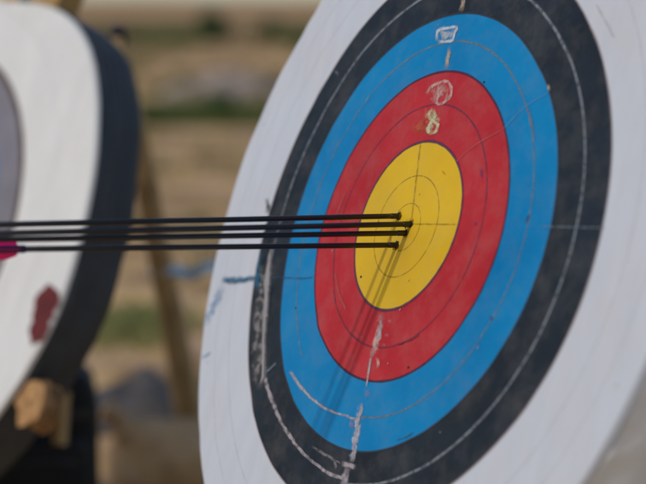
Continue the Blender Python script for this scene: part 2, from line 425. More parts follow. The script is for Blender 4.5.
# worn print and one painted-in arrow shadow on the face, tenths of a millimetre right / up from the centre: (paint, left edge, right edge)
MARKS = [
('blotch_cream',[-357,3265,-250,3234,-174,3251,-64,3228,41,3227,113,3283,217,3289],[-584,3611,-457,3551,-368,3547,-327,3623,-189,3570,-104,3606,29,3570]),
('blotch_cream',[-396,3314,-315,3346,-188,3303,-59,3283,40,3314,162,3306,262,3319],[-520,3550,-446,3597,-345,3578,-244,3553,-135,3535,-85,3607,44,3584]),
('blotch_pink',[-57,2113,39,2108,99,2137,207,2127,236,2194,364,2161,423,2211,560,2169],[-461,2547,-299,2470,-221,2486,-134,2507,-121,2600,24,2551,101,2583,225,2557]),
('blotch_pink',[52,2094,134,2123,234,2149,343,2152,434,2176,553,2174],[-265,2397,-198,2436,-98,2449,-34,2479,87,2475,227,2456]),
('blotch_yellow',[-353,2131,-342,2069,-308,2005,-231,1927,-228,1874,-135,1809,-193,1750,-131,1683,-66,1618],[90,2101,220,2032,263,1969,173,1902,289,1843,262,1786,253,1724,297,1659,385,1594]),
('blotch_yellow',[-135,2006,-13,1934,-47,1875,33,1816,-43,1783,-8,1721,-79,1678],[321,1985,300,1920,385,1845,333,1775,309,1709,357,1634,284,1592]),
('blotch_orange',[-413,2063,-468,2021,-523,1979,-478,1905,-485,1847,-635,1834,-574,1755,-697,1734,-712,1678],[22,1923,10,1868,-4,1814,-9,1756,-40,1707,-69,1657,-83,1603,-59,1537,-147,1505]),
('blotch_grey',[-4689,-528,-4731,-588,-4635,-658,-4638,-721,-4751,-778,-4659,-848,-4654,-912,-4547,-982,-4607,-1041,-4622,-1101,-4505,-1170,-4592,-1230,-4575,-1291,-4454,-1351,-4532,-1410,-4480,-1469,-4493,-1531,-4410,-1594,-4449,-1650,-4431,-1707,-4282,-1761,-4262,-1820,-4342,-1883,-4364,-1944,-4215,-1998,-4224,-2056,-4222,-2112,-4151,-2163,-4130,-2226,-4093,-2285,-4076,-2343,-4087,-2402,-4011,-2455,-3997,-2511,-4036,-2572,-3883,-2623,-3949,-2682,-3951,-2738,-3854,-2788,-3813,-2842,-3883,-2903,-3763,-2952,-3729,-3006,-3743,-3064,-3761,-3122],[-4180,-564,-4132,-630,-4121,-694,-4025,-764,-4085,-823,-4004,-890,-4114,-944,-4075,-1006,-4010,-1067,-3957,-1124,-4016,-1182,-4038,-1239,-4038,-1295,-3949,-1351,-3987,-1407,-3861,-1463,-3832,-1522,-3918,-1586,-3881,-1638,-3770,-1690,-3774,-1747,-3722,-1803,-3773,-1863,-3783,-1922,-3731,-1978,-3622,-2031,-3684,-2089,-3649,-2140,-3609,-2201,-3582,-2259,-3558,-2316,-3448,-2366,-3548,-2428,-3547,-2485,-3367,-2531,-3351,-2590,-3309,-2641,-3374,-2700,-3266,-2748,-3244,-2803,-3332,-2865,-3223,-2913,-3183,-2966,-3186,-3022,-3184,-3077]),
('blotch_grey',[-4512,-1205,-4502,-1263,-4468,-1321,-4428,-1379,-4486,-1435,-4425,-1494,-4483,-1551,-4355,-1609,-4460,-1667,-4411,-1725,-4425,-1783,-4401,-1840,-4382,-1897,-4316,-1954,-4217,-2010,-4300,-2069,-4198,-2124,-4194,-2182,-4221,-2241,-4178,-2297,-4136,-2354,-4182,-2415,-4107,-2470,-4040,-2523,-3997,-2578,-4048,-2640,-3964,-2691,-3974,-2749,-3884,-2798,-3833,-2850,-3848,-2908],[-4022,-1214,-4096,-1270,-3991,-1328,-3957,-1386,-3956,-1442,-3937,-1499,-4035,-1555,-3931,-1612,-3881,-1668,-3976,-1724,-3927,-1780,-3908,-1836,-3854,-1892,-3849,-1948,-3823,-2004,-3762,-2058,-3849,-2116,-3820,-2171,-3789,-2225,-3766,-2279,-3750,-2334,-3602,-2380,-3592,-2434,-3667,-2495,-3582,-2544,-3577,-2600,-3546,-2654,-3510,-2707,-3441,-2758,-3418,-2813,-3418,-2869]),
('blotch_pink',[-205,-1445,-210,-1500,-185,-1557,-216,-1611,-223,-1666,-187,-1723,-154,-1780,-156,-1836,-166,-1891,-180,-1946,-188,-2001,-147,-2057,-177,-2112,-154,-2167,-131,-2223],[47,-1458,65,-1514,89,-1570,71,-1624,102,-1681,88,-1735,76,-1790,108,-1846,128,-1902,81,-1955,118,-2011,125,-2066,170,-2122,181,-2177,140,-2231]),
('blotch_cream',[-194,-3021,-180,-3075,-136,-3130,-146,-3185,-116,-3240,-162,-3295,-145,-3350,-157,-3403,-144,-3456,-130,-3506,-129,-3555,-109,-3612,-68,-3666,-96,-3718,-45,-3767,-48,-3817,-86,-3867,-25,-3914,-21,-3965],[53,-3023,115,-3077,69,-3131,62,-3186,127,-3241,79,-3296,137,-3349,130,-3402,147,-3454,161,-3503,139,-3551,162,-3607,113,-3661,174,-3711,163,-3761,185,-3809,149,-3859,203,-3906,224,-3956]),
('cream',[-343,3297,-367,3372,-389,3442,-387,3468,-341,3491,-205,3484,-87,3488,37,3482,58,3489,44,3491,17,3431,22,3361,17,3319,-45,3316,-150,3314,-273,3331,-402,3352],[-456,3307,-504,3384,-515,3462,-530,3544,-405,3574,-256,3564,-144,3564,-15,3567,130,3545,190,3449,131,3397,136,3331,135,3250,19,3226,-112,3242,-233,3251,-355,3253]),
('cream',[-179,3502,-183,3431,-181,3358],[-60,3472,-71,3403,-75,3332]),
('cream',[-302,3391,-243,3399,-201,3422],[-371,3452,-311,3460,-265,3479]),
('tan',[-67,3204,-44,3147,-34,3092,-17,3036,-34,2986,-22,2931,-4,2875,-7,2823,2,2769],[120,3168,95,3120,144,3058,125,3009,138,2954,138,2901,164,2844,170,2791,163,2739]),
('tan',[-2,4123,11,4047,22,3983,43,3937,19,3900,6,3848,31,3787],[150,4099,175,4020,219,3941,215,3887,222,3842,216,3794,185,3747]),
('pinkish',[-265,2324,-230,2385,-197,2439,-137,2461,-71,2478,-2,2488,72,2512,148,2498,222,2497,269,2472,309,2416,366,2347,363,2291,305,2256,254,2204,171,2181,110,2187,113,2178,100,2218,130,2288,85,2358,62,2387,92,2402,182,2409],[-404,2372,-348,2429,-312,2491,-239,2526,-162,2556,-85,2580,25,2576,114,2594,246,2570,348,2501,453,2421,475,2333,487,2253,443,2188,341,2144,243,2103,116,2107,-26,2170,-4,2245,-6,2307,-53,2355,-77,2431,9,2471,110,2479]),
('pinkish',[219,2317,265,2342,321,2359],[145,2366,196,2388,253,2405]),
('pinkish',[-164,2307,-180,2273,-184,2235],[-69,2275,-90,2243,-119,2213]),
('cream2',[-77,2123,-100,2081,-154,2049,-179,1992,-132,1921,-40,1864,51,1818,142,1786,192,1766,205,1733,196,1694,126,1684,104,1677,89,1684,69,1713,65,1758,98,1815,152,1863,207,1927,117,2010,65,2084],[50,2037,26,2006,-14,2000,-17,1973,-2,1947,46,1924,125,1894,212,1845,330,1788,329,1709,310,1644,226,1604,108,1592,-36,1639,-110,1729,-69,1800,-27,1865,12,1919,20,1955,-16,1995,-76,2058]),
('orange',[-313,1978,-318,1920,-362,1873,-379,1814,-418,1773,-438,1725,-435,1669,-455,1621],[-108,1906,-179,1871,-165,1807,-187,1753,-202,1709,-251,1671,-259,1619,-275,1570]),
('cream2',[-364,1836,-377,1776,-374,1712],[-280,1818,-270,1753,-284,1693]),
('pale',[-153,-1532,-150,-1586,-106,-1643,-135,-1697,-122,-1751,-106,-1803,-99,-1864,-89,-1923,-69,-1981,-78,-2038],[-5,-1538,26,-1593,42,-1648,40,-1703,54,-1757,81,-1809,86,-1870,56,-1928,95,-1986,94,-2044]),
('pale',[146,-1552,143,-1589,158,-1627],[253,-1552,283,-1589,310,-1627]),
('pale',[158,-1782,142,-1823,157,-1865],[280,-1785,319,-1827,315,-1868]),
('pale',[131,-1957,142,-1991,143,-2024],[272,-1964,292,-1998,299,-2032]),
('pale',[-183,-2072,-155,-2124,-173,-2174,-154,-2226],[22,-2083,19,-2134,23,-2185,33,-2235]),
('pinkish',[25,-2223,73,-2261,105,-2293,122,-2338,131,-2397],[107,-2184,161,-2226,224,-2275,254,-2339,246,-2401]),
('pale',[-110,-2197,-128,-2250,-117,-2304,-101,-2358,-96,-2412,-95,-2466,-90,-2520,-69,-2573,-54,-2627,-52,-2680,-62,-2733],[-24,-2200,-9,-2254,-13,-2307,-7,-2361,-3,-2414,10,-2468,10,-2521,13,-2574,24,-2627,35,-2680,53,-2733]),
('lilac',[-84,-2748,-42,-2800,-33,-2858,9,-2910],[128,-2711,122,-2772,184,-2820,222,-2872]),
('pale',[-71,-2969,-111,-3018,-76,-3069,-69,-3120,-84,-3170,-68,-3221,-86,-3269,-72,-3326,-60,-3382,-54,-3437,-80,-3494,-52,-3554,-64,-3611,-35,-3670,-40,-3732,3,-3787,17,-3838,23,-3875,-11,-3933,-26,-3966],[49,-2972,40,-3022,67,-3073,82,-3124,67,-3174,43,-3223,46,-3272,51,-3328,56,-3384,53,-3438,58,-3493,91,-3551,112,-3603,95,-3662,145,-3720,138,-3779,165,-3831,177,-3879,165,-3952,99,-3990]),
('lilac',[-267,-3256,-277,-3306,-289,-3356,-234,-3405,-239,-3455],[-72,-3254,-106,-3304,-84,-3353,-81,-3403,-55,-3452]),
('pale',[-2606,-2668,-2491,-2705,-2415,-2760,-2321,-2807,-2223,-2856,-2131,-2890,-2051,-2933,-1948,-2961,-1859,-2998,-1769,-3027,-1678,-3072,-1572,-3100,-1467,-3126,-1362,-3151,-1261,-3186,-1149,-3206,-1036,-3228,-918,-3237,-798,-3251,-675,-3252,-558,-3269,-446,-3262,-346,-3278,-250,-3291,-155,-3296,-59,-3292],[-2503,-2618,-2392,-2657,-2307,-2707,-2209,-2750,-2114,-2795,-2044,-2838,-1947,-2868,-1864,-2906,-1788,-2947,-1704,-2978,-1611,-3018,-1510,-3043,-1406,-3061,-1322,-3102,-1213,-3117,-1114,-3147,-1008,-3166,-896,-3171,-786,-3190,-670,-3201,-552,-3205,-439,-3202,-335,-3211,-240,-3230,-145,-3233,-48,-3225]),
('pale',[-190,-4078,-68,-4078,35,-4065,129,-4082,235,-4084],[-237,-3960,-108,-3956,27,-3959,152,-3965,263,-3977]),
('pale',[-172,-4026,-113,-4083,-101,-4142,-162,-4209,-97,-4261,-137,-4322,-67,-4377,-84,-4436],[77,-4020,127,-4077,117,-4135,126,-4197,144,-4249,162,-4305,134,-4365,164,-4421]),
('grey',[-1258,-3876,-1141,-3892,-1038,-3928,-924,-3945,-820,-3970,-680,-3977,-567,-3998,-488,-4016,-451,-4052,-396,-4097,-369,-4153],[-1213,-3814,-1106,-3844,-987,-3858,-876,-3876,-781,-3901,-651,-3915,-524,-3932,-415,-3970,-338,-4021,-275,-4075,-262,-4133]),
('grey',[-458,-4014,-321,-4026,-188,-4045],[-440,-3972,-301,-3979,-168,-3999]),
('pale',[-3480,-2817,-3420,-2876,-3338,-2930,-3285,-2994,-3192,-3052,-3132,-3095,-3100,-3147,-3039,-3193,-2979,-3242,-2893,-3284,-2836,-3338,-2758,-3377,-2717,-3431,-2645,-3476,-2549,-3514,-2502,-3570,-2399,-3604,-2321,-3645,-2268,-3697,-2175,-3730,-2105,-3772,-2029,-3812,-1928,-3838,-1868,-3887,-1770,-3912,-1689,-3948,-1600,-3979,-1522,-4019,-1433,-4050,-1331,-4069,-1236,-4092,-1151,-4122,-1048,-4151,-935,-4169,-830,-4193,-734,-4228,-629,-4244,-529,-4267,-428,-4279,-328,-4286,-230,-4281,-136,-4281,-47,-4290,43,-4299],[-3304,-2776,-3237,-2834,-3183,-2894,-3094,-2946,-3048,-3015,-2987,-3056,-2913,-3095,-2859,-3142,-2822,-3195,-2761,-3243,-2669,-3284,-2642,-3338,-2572,-3382,-2489,-3422,-2421,-3467,-2366,-3518,-2300,-3563,-2222,-3602,-2129,-3632,-2066,-3676,-1974,-3704,-1904,-3744,-1820,-3775,-1771,-3827,-1686,-3858,-1609,-3894,-1513,-3917,-1430,-3950,-1352,-3985,-1253,-4003,-1178,-4039,-1087,-4058,-988,-4086,-876,-4098,-781,-4128,-683,-4152,-586,-4174,-485,-4180,-391,-4188,-301,-4195,-210,-4196,-120,-4204,-31,-4222,60,-4231]),
('greyblue',[-3359,-2761,-3273,-2708,-3195,-2652,-3101,-2603,-3024,-2548],[-3450,-2725,-3361,-2673,-3271,-2622,-3202,-2562,-3124,-2507]),
('teal',[-6051,-1141,-5913,-1128,-5763,-1145,-5593,-1161,-5456,-1152,-5323,-1136,-5191,-1119,-5054,-1115,-4936,-1089,-4809,-1078,-4667,-1090,-4533,-1093],[-6081,-957,-5938,-973,-5803,-983,-5666,-981,-5560,-962,-5424,-974,-5308,-943,-5153,-973,-5034,-957,-4918,-937,-4790,-931,-4681,-899]),
('shadowblue',[-4595,-1017,-4473,-1011,-4354,-1001,-4237,-987,-4114,-987,-3997,-981,-3882,-975,-3771,-969,-3638,-972,-3507,-975,-3381,-967,-3254,-975,-3138,-972,-3029,-972,-2886,-969,-2765,-959,-2656,-943,-2547,-928],[-4625,-969,-4498,-971,-4378,-962,-4260,-950,-4137,-950,-4018,-945,-3905,-932,-3790,-928,-3654,-934,-3522,-933,-3392,-936,-3267,-940,-3152,-939,-3051,-929,-2909,-932,-2793,-920,-2682,-909,-2567,-899]),  # cast shadow of an arrow, painted on as a thin dark blue line
('paleblue',[-6091,-1099,-6151,-1161,-6197,-1226,-6205,-1298,-6261,-1360,-6194,-1444,-6256,-1504,-6366,-1557,-6281,-1637,-6330,-1693,-6384,-1741,-6397,-1806,-6473,-1854,-6460,-1922,-6529,-1974],[-5635,-1185,-5764,-1233,-5707,-1316,-5827,-1366,-5762,-1448,-5830,-1505,-5860,-1567,-5946,-1621,-5981,-1683,-5923,-1759,-6023,-1808,-6065,-1874,-6037,-1950,-6077,-2007,-6219,-2042]),
('paleblue',[-6025,-2695,-5944,-2660,-5846,-2625,-5751,-2572,-5633,-2528],[-6173,-2590,-6058,-2584,-5964,-2561,-5867,-2519,-5763,-2470]),
('teal',[-4765,-464,-4795,-522,-4745,-584,-4751,-644,-4788,-706,-4779,-781,-4766,-834,-4708,-892,-4697,-950,-4712,-1010,-4666,-1072,-4658,-1133,-4617,-1194,-4582,-1253],[-4590,-482,-4565,-545,-4562,-603,-4573,-660,-4574,-722,-4558,-793,-4552,-843,-4532,-897,-4498,-955,-4515,-1014,-4474,-1075,-4435,-1137,-4420,-1197,-4440,-1256]),
('pinkish2',[-1944,-811,-1898,-869,-1838,-925,-1797,-984,-1747,-1042,-1688,-1099,-1654,-1161,-1577,-1215,-1523,-1275,-1433,-1326,-1355,-1381,-1297,-1442,-1221,-1496],[-1821,-799,-1788,-858,-1752,-916,-1703,-972,-1675,-1031,-1611,-1084,-1557,-1141,-1505,-1198,-1430,-1250,-1367,-1306,-1289,-1359,-1216,-1414,-1142,-1469]),
('pinkish2',[-847,-1835,-742,-1868,-633,-1902,-510,-1929,-386,-1955],[-811,-1788,-710,-1824,-596,-1843,-483,-1880,-361,-1910]),
('pinkish2',[-2219,673,-2242,622,-2253,567,-2278,516,-2287,462,-2317,416,-2318,354,-2327,299,-2335,245,-2350,191],[-2133,653,-2161,603,-2182,551,-2197,497,-2226,449,-2232,398,-2234,339,-2244,285,-2268,233,-2257,175]),
('pinkish2',[1046,1074,1100,1105,1135,1146,1177,1183,1229,1215,1285,1245,1334,1278,1397,1302,1456,1330,1520,1361,1598,1393,1655,1412,1714,1434,1777,1457,1846,1478,1916,1499,1980,1525,2041,1552,2106,1574],[999,1098,1041,1135,1092,1168,1138,1204,1182,1241,1237,1274,1297,1303,1349,1335,1407,1366,1481,1391,1557,1424,1612,1446,1672,1468,1735,1491,1807,1510,1872,1535,1946,1553,2004,1583,2073,1601]),
('paleblue2',[2132,1590,2182,1621,2217,1660,2259,1696,2310,1727,2350,1764,2386,1801,2428,1835,2476,1864,2517,1897,2572,1918,2616,1951,2670,1976,2725,1999,2782,2020,2836,2042,2893,2061,2949,2082,3002,2105,3053,2130],[2083,1617,2130,1649,2182,1680,2220,1718,2259,1755,2299,1792,2354,1820,2398,1853,2437,1888,2483,1918,2524,1950,2578,1979,2638,2001,2692,2025,2746,2049,2799,2073,2861,2088,2915,2110,2973,2129,3021,2155]),
('paleblue2',[-2093,2525,-2180,2484,-2229,2424,-2274,2361,-2297,2291],[-2026,2494,-2083,2441,-2129,2385,-2178,2328,-2221,2266]),
('greyblue',[-3718,3067,-3589,3000,-3464,2931],[-3646,3100,-3522,3031,-3388,2967]),
('darkblue',[1897,60,1939,26,1987,-4],[1963,104,2023,81,2077,55]),
('darkblue',[1705,976,1738,914,1784,853,1817,792],[1822,976,1847,914,1871,853,1921,792]),
('darkblue',[3216,212,3198,162,3190,111,3201,56],[3285,199,3269,149,3260,98,3254,46]),
('tan',[2928,2271,2972,2201,3029,2133],[3003,2281,3057,2213,3093,2142]),
('grey',[2550,1945,2592,1898,2635,1853,2677,1804,2723,1742,2748,1698,2784,1649,2819,1597,2852,1542,2883,1486,2915,1430,2952,1378],[2589,1953,2626,1904,2672,1860,2715,1809,2757,1745,2794,1701,2822,1652,2857,1599,2891,1544,2925,1488,2957,1433,2985,1380]),
('olive',[652,968,744,914,840,862],[687,989,776,933,874,882]),
('olive',[168,46,262,49,361,42,460,40,555,44,652,38,743,41,830,43,915,37,990,40,1093,35,1181,35,1259,39,1336,34,1412,31,1490,33],[155,78,250,80,349,75,446,74,543,74,638,75,733,68,821,66,902,71,979,68,1081,65,1168,69,1248,68,1325,64,1399,67,1478,65]),
('greyblue',[3579,1,3653,3,3729,4,3806,-2,3882,-4,3956,-3,4030,-5,4104,-7,4176,-6,4248,-11,4318,-11,4385,-11,4458,-11,4529,-15,4598,-15,4667,-19,4733,-16,4800,-19,4865,-19,4931,-22,4997,-24,5062,-22],[3572,23,3647,24,3723,21,3798,21,3875,18,3950,16,4024,17,4096,18,4169,17,4241,13,4311,11,4380,7,4452,7,4523,6,4591,9,4661,2,4727,6,4794,2,4860,0,4926,-2,4990,1,5057,-5]),
('olive',[-172,1484,-159,1430,-143,1377,-132,1324,-132,1273,-117,1220,-105,1167,-96,1115,-73,1061,-70,1009,-59,956,-40,902,-32,849,-27,795,-7,743,-2,692,18,640,22,589,39,536,47,484,60,431,64,379,77,326,92,273,101,221,116,168,121,117,141,64],[-119,1478,-107,1425,-99,1372,-92,1320,-79,1267,-61,1214,-56,1162,-36,1109,-28,1057,-10,1004,0,951,9,897,16,844,23,790,41,739,55,687,69,635,69,584,80,532,103,479,111,427,118,374,134,322,136,270,153,217,166,165,176,113,181,61]),
('wornwhite',[3671,3473,3722,3416,3776,3359,3843,3307,3900,3253,3954,3200,3996,3147,4059,3090,4112,3033,4157,2977,4214,2924,4271,2870],[3713,3485,3761,3428,3822,3373,3884,3320,3933,3263,3986,3210,4044,3160,4099,3101,4162,3047,4203,2989,4264,2937,4311,2881]),
('tealgrey',[1182,-3492,1275,-3463,1374,-3439,1459,-3408,1529,-3374,1590,-3341,1651,-3310],[1153,-3460,1251,-3436,1344,-3409,1430,-3385,1493,-3353,1546,-3318,1603,-3284]),
('darkteal',[-5134,597,-5051,519,-4979,441,-4953,385,-4952,326,-4920,265],[-4917,610,-4871,528,-4780,443,-4760,379,-4733,316,-4707,255]),
('darkteal',[-4804,44,-4771,-15,-4738,-73,-4695,-132,-4723,-193,-4677,-259,-4623,-329,-4658,-397,-4608,-468],[-4552,38,-4540,-20,-4538,-77,-4450,-137,-4485,-198,-4445,-265,-4375,-336,-4413,-404,-4362,-474]),
('darkteal',[-4689,-525,-4671,-585,-4698,-641,-4667,-702,-4640,-762,-4657,-820],[-4551,-536,-4510,-598,-4496,-657,-4488,-716,-4523,-771,-4487,-832]),
('darkblue',[2854,-1386,2890,-1428,2935,-1467],[2930,-1364,2965,-1406,3018,-1443]),
('pinkish2',[1746,-766,1767,-805,1826,-829],[1818,-740,1841,-777,1878,-809]),
('pinkish2',[1495,-1201,1540,-1230,1574,-1263],[1572,-1172,1615,-1202,1642,-1237]),
('darkred',[550,-1998,635,-1975,728,-1960,803,-1927,887,-1902,974,-1878,1051,-1847,1113,-1807,1188,-1777],[508,-1954,598,-1935,684,-1915,766,-1892,853,-1875,923,-1843,986,-1805,1064,-1776,1131,-1740]),
]
TORN = [-4318,-332,-4210,-662,-4065,-1105,-3903,-1579,-3724,-2046,-3511,-2504,-3374,-2812,-3401,-2945,-3511,-2692,-3681,-2327,-3828,-2052,-3906,-1809,-4046,-1547,-4083,-1337,-4213,-1109,-4282,-819,-4326,-547]
target = empty('archery_target', MW)
tag(target, 'large round archery target in sharp focus with four arrows stuck in its gold', 'archery target', 'round archery targets')
NA = 288
def band(name, rin, rout, m, parent, nr, lift=.0, rel=relief, na=NA):
    V, F = [], []
    for j in range(nr + 1):
        for i in range(na):
            th = 2 * math.pi * i / na
            r = rin(th) + (rout(th) - rin(th)) * j / nr
            x, y = r * math.cos(th), r * math.sin(th)
            V.append((x, y, rel(x, y) + lift))
    for j in range(nr):
        for i in range(na):
            i2 = (i + 1) % na
            F.append((j * na + i, (j + 1) * na + i, (j + 1) * na + i2, j * na + i2))
    return obj(name, V, F, m, parent)
# the white paper is the face itself; the printed zones butt against one another on it
face = band('target_face', lambda t: ring_r(3, t), lambda t: ring_r(4, t), M['white'], target, 16)
for nm, k, mm in (('black_zone', 3, 'black'), ('blue_zone', 2, 'blue'), ('red_zone', 1, 'red')):
    band(nm, (lambda t, k=k: ring_r(k - 1, t)), (lambda t, k=k: ring_r(k, t)), M[mm], face, 12)
band('gold_zone', lambda t: .002, lambda t: ring_r(0, t), M['gold'], face, 14)
def line(name, rf, w, m, lift=.0004, parent=face, rel=relief, na=NA, ww=.25, a0=0, a1=6.2832, seed=0):
    def wd(t): return w * (1 + ww * noise.noise(Vector((math.cos(t) * 9, math.sin(t) * 9, seed))))
    V, F = [], []
    n = int(na * (a1 - a0) / 6.2832); closed = a1 - a0 > 6.28
    for i in range(n + (0 if closed else 1)):
        t = a0 + (a1 - a0) * i / n
        for s in (-1, 1):
            r = rf(t) + s * wd(t) / 2
            x, y = r * math.cos(t), r * math.sin(t)
            V.append((x, y, rel(x, y) + lift))
    for i in range(n if closed else n):
        i2 = (i + 1) % n if closed else i + 1
        F.append((2 * i, 2 * i + 1, 2 * i2 + 1, 2 * i2))
    return stripe_uv(obj(name, V, F, m, parent))
def mid(k, f): return lambda t: ring_r(k - 1, t) + (ring_r(k, t) - ring_r(k - 1, t)) * f
for k, f, w, c in ((0, .28, .0030, 'line_gold'), (0, .60, .0036, 'line_gold'), (1, .53, .0048, 'line_red'), (2, .515, .0055, 'line_blue'),
                   (3, .50, .0072, 'line_black'), (4, .38, .0022, 'line_white'), (4, .68, .0020, 'line_white')):
    gap = {3: (3.832, 4.725), 2: (3.945, 4.696)}.get(k)      # stretches where the line is scraped white
    if gap: line('scoring_line', mid(k, f), w, LM[c], seed=k + f, a0=gap[1], a1=gap[0] + 6.2832)
    else: line('scoring_line', mid(k, f), w, LM[c], seed=k + f)
for k, w, c in ((0, .0070, 'edge_gold'), (1, .0060, 'edge_red'), (2, .0055, 'edge_blue'), (3, .0045, 'edge_black')):
    line('zone_edge', (lambda t, k=k: ring_r(k, t)), w, LM[c], lift=.0006, seed=k + 20)
NAMES = dict(cream='worn_numeral', pinkish='worn_numeral', cream2='worn_numeral', teal='blue_smear_and_shadow', paleblue='blue_smear_and_shadow', shadowblue='blue_smear_and_shadow')
for q, (c, l, r) in enumerate(MARKS):
    V, F = [], []
    n = len(l) // 2
    lift = .0009 + .00001 * q
    for i in range(n):
        for e in (l, r):
            x, y = e[2 * i] * 1e-4, e[2 * i + 1] * 1e-4
            V.append((x, y, relief(x, y) + lift))
    F = [(2 * i, 2 * i + 1, 2 * i + 3, 2 * i + 2) for i in range(n - 1)]
    stripe_uv(obj(NAMES.get(c, 'scuff_mark'), V, F, LM[c], face), True)
# strip of paper torn off the left of the black zone: a lifted ragged flap
pts = [(TORN[i] * 1e-4, TORN[i + 1] * 1e-4) for i in range(0, len(TORN), 2)]
dense = []
for (x0, y0), (x1, y1) in zip(pts, pts[1:] + pts[:1]):
    n = max(2, int(math.hypot(x1 - x0, y1 - y0) / .006))
    for i in range(n):
        t = i / n; dense.append((x0 + (x1 - x0) * t + random.gauss(0, .0012), y0 + (y1 - y0) * t + random.gauss(0, .001)))
bm = bmesh.new()
top = [bm.verts.new((x, y, relief(x, y) + .0042 + .0012 * noise.noise(Vector((x * 60, y * 30, 0))))) for x, y in dense]
bot = [bm.verts.new((x, y, relief(x, y) - .001)) for x, y in dense]
bm.faces.new(top)
for i in range(len(top)):
    j = (i + 1) % len(top); bm.faces.new((top[j], top[i], bot[i], bot[j]))
bmesh.ops.recalc_face_normals(bm, faces=bm.faces)
bmesh.ops.triangulate(bm, faces=bm.faces)
bobj('torn_paper', bm, LM['torn'], face, False)

# old arrow holes, some plugged
rnd = random.Random(77)
for i in range(18):
    t = rnd.uniform(0, 6.283); r = abs(rnd.gauss(.16, .13)) + .03
    x, y = r * math.cos(t), r * math.sin(t); rr = rnd.uniform(.0010, .0022)
    V = [(x, y, relief(x, y) + .0011)]; F = []
    for j in range(9):
        a = j / 9 * 6.2832; q = rr * rnd.uniform(.7, 1.3)
        V.append((x + q * math.cos(a), y + q * math.sin(a), relief(x, y) + .0012))
    for j in range(9): F.append((0, 1 + j, 1 + (j + 1) % 9))
    obj('old_hole', V, F, LM['hole'] if rnd.random() < .55 else LM['flap'] if r < .14 else LM['torn'], face)
# foam body in its off-white wrap, black board behind
def drum(name, rf, z0, z1, m, parent, wr=.0, seed=0, na=NA, nz=14, bev=.012, layers=0):
    V, F = [], []
    prof = [(0, -bev), (bev * .3, -bev * .3), (bev, 0)]
    zs = [(z0, -bev * 1.2), (z0 - bev * .35, -bev * .35), (z0 - bev, 0)] + [(z0 - bev + (z1 + bev - z0 + bev) * i / nz, 0) for i in range(1, nz)] + [(z1 + bev, 0), (z1 + bev * .35, -bev * .35), (z1, -bev * 1.2)]
    for z, dr in zs:
        for i in range(na):
            t = 2 * math.pi * i / na
            w = wr * (noise.noise(Vector((math.cos(t) * 7 + z * 6, math.sin(t) * 7, z * 16 + seed))) + .6 * abs(noise.noise(Vector((t * 22, z * 9, seed + 4)))))
            r = rf(t) + dr + w - layers * abs(math.sin(z * 125)) ** 6
            V.append((r * math.cos(t), r * math.sin(t), z))
    n = len(zs)
    for j in range(n - 1):
        for i in range(na):
            i2 = (i + 1) % na; F.append((j * na + i, (j + 1) * na + i, (j + 1) * na + i2, j * na + i2))
    F.append(tuple(range(na))); F.append(tuple(reversed(range((n - 1) * na, n * na))))
    # cap order: front cap faces +z
    o = obj(name, V, F, m, parent)
    return o
drum('wrapped_bale', lambda t: ring_r(4, t) + .003, -.0075, -.125, M['cover'], target, wr=.011)
drum('back_board', lambda t: ring_r(4, t) - .006, -.127, -.165, M['foam'], target, wr=.002, seed=9)
# face rim turned over the bale edge
V, F = [], []
for i in range(NA):
    t = 2 * math.pi * i / NA
    for dr, z in ((0, None), (.0022, -.0015), (.003, -.012)):
        r = ring_r(4, t) + dr
        x, y = r * math.cos(t), r * math.sin(t)
        V.append((x, y, relief(x, y) if z is None else z + relief(x, y)))
for i in range(NA):
    j = (i + 1) % NA
    for k in (0, 1): F.append((3 * i + k, 3 * i + k + 1, 3 * j + k + 1, 3 * j + k))
obj('paper_rim', V, F, M['white'], face)
# pins holding the paper
for a in (25, 68, 115, 160, 205, 250, 295, 340):
    t = R(a); r = ring_r(4, t) - .03
    bm = bmesh.new(); bmesh.ops.create_uvsphere(bm, u_segments=10, v_segments=6, radius=.0045)
    o = bobj('face_pin', bm, M['white'], target); x, y = r * math.cos(t), r * math.sin(t); o.location = (x, y, relief(x, y)); o.scale.z = .5

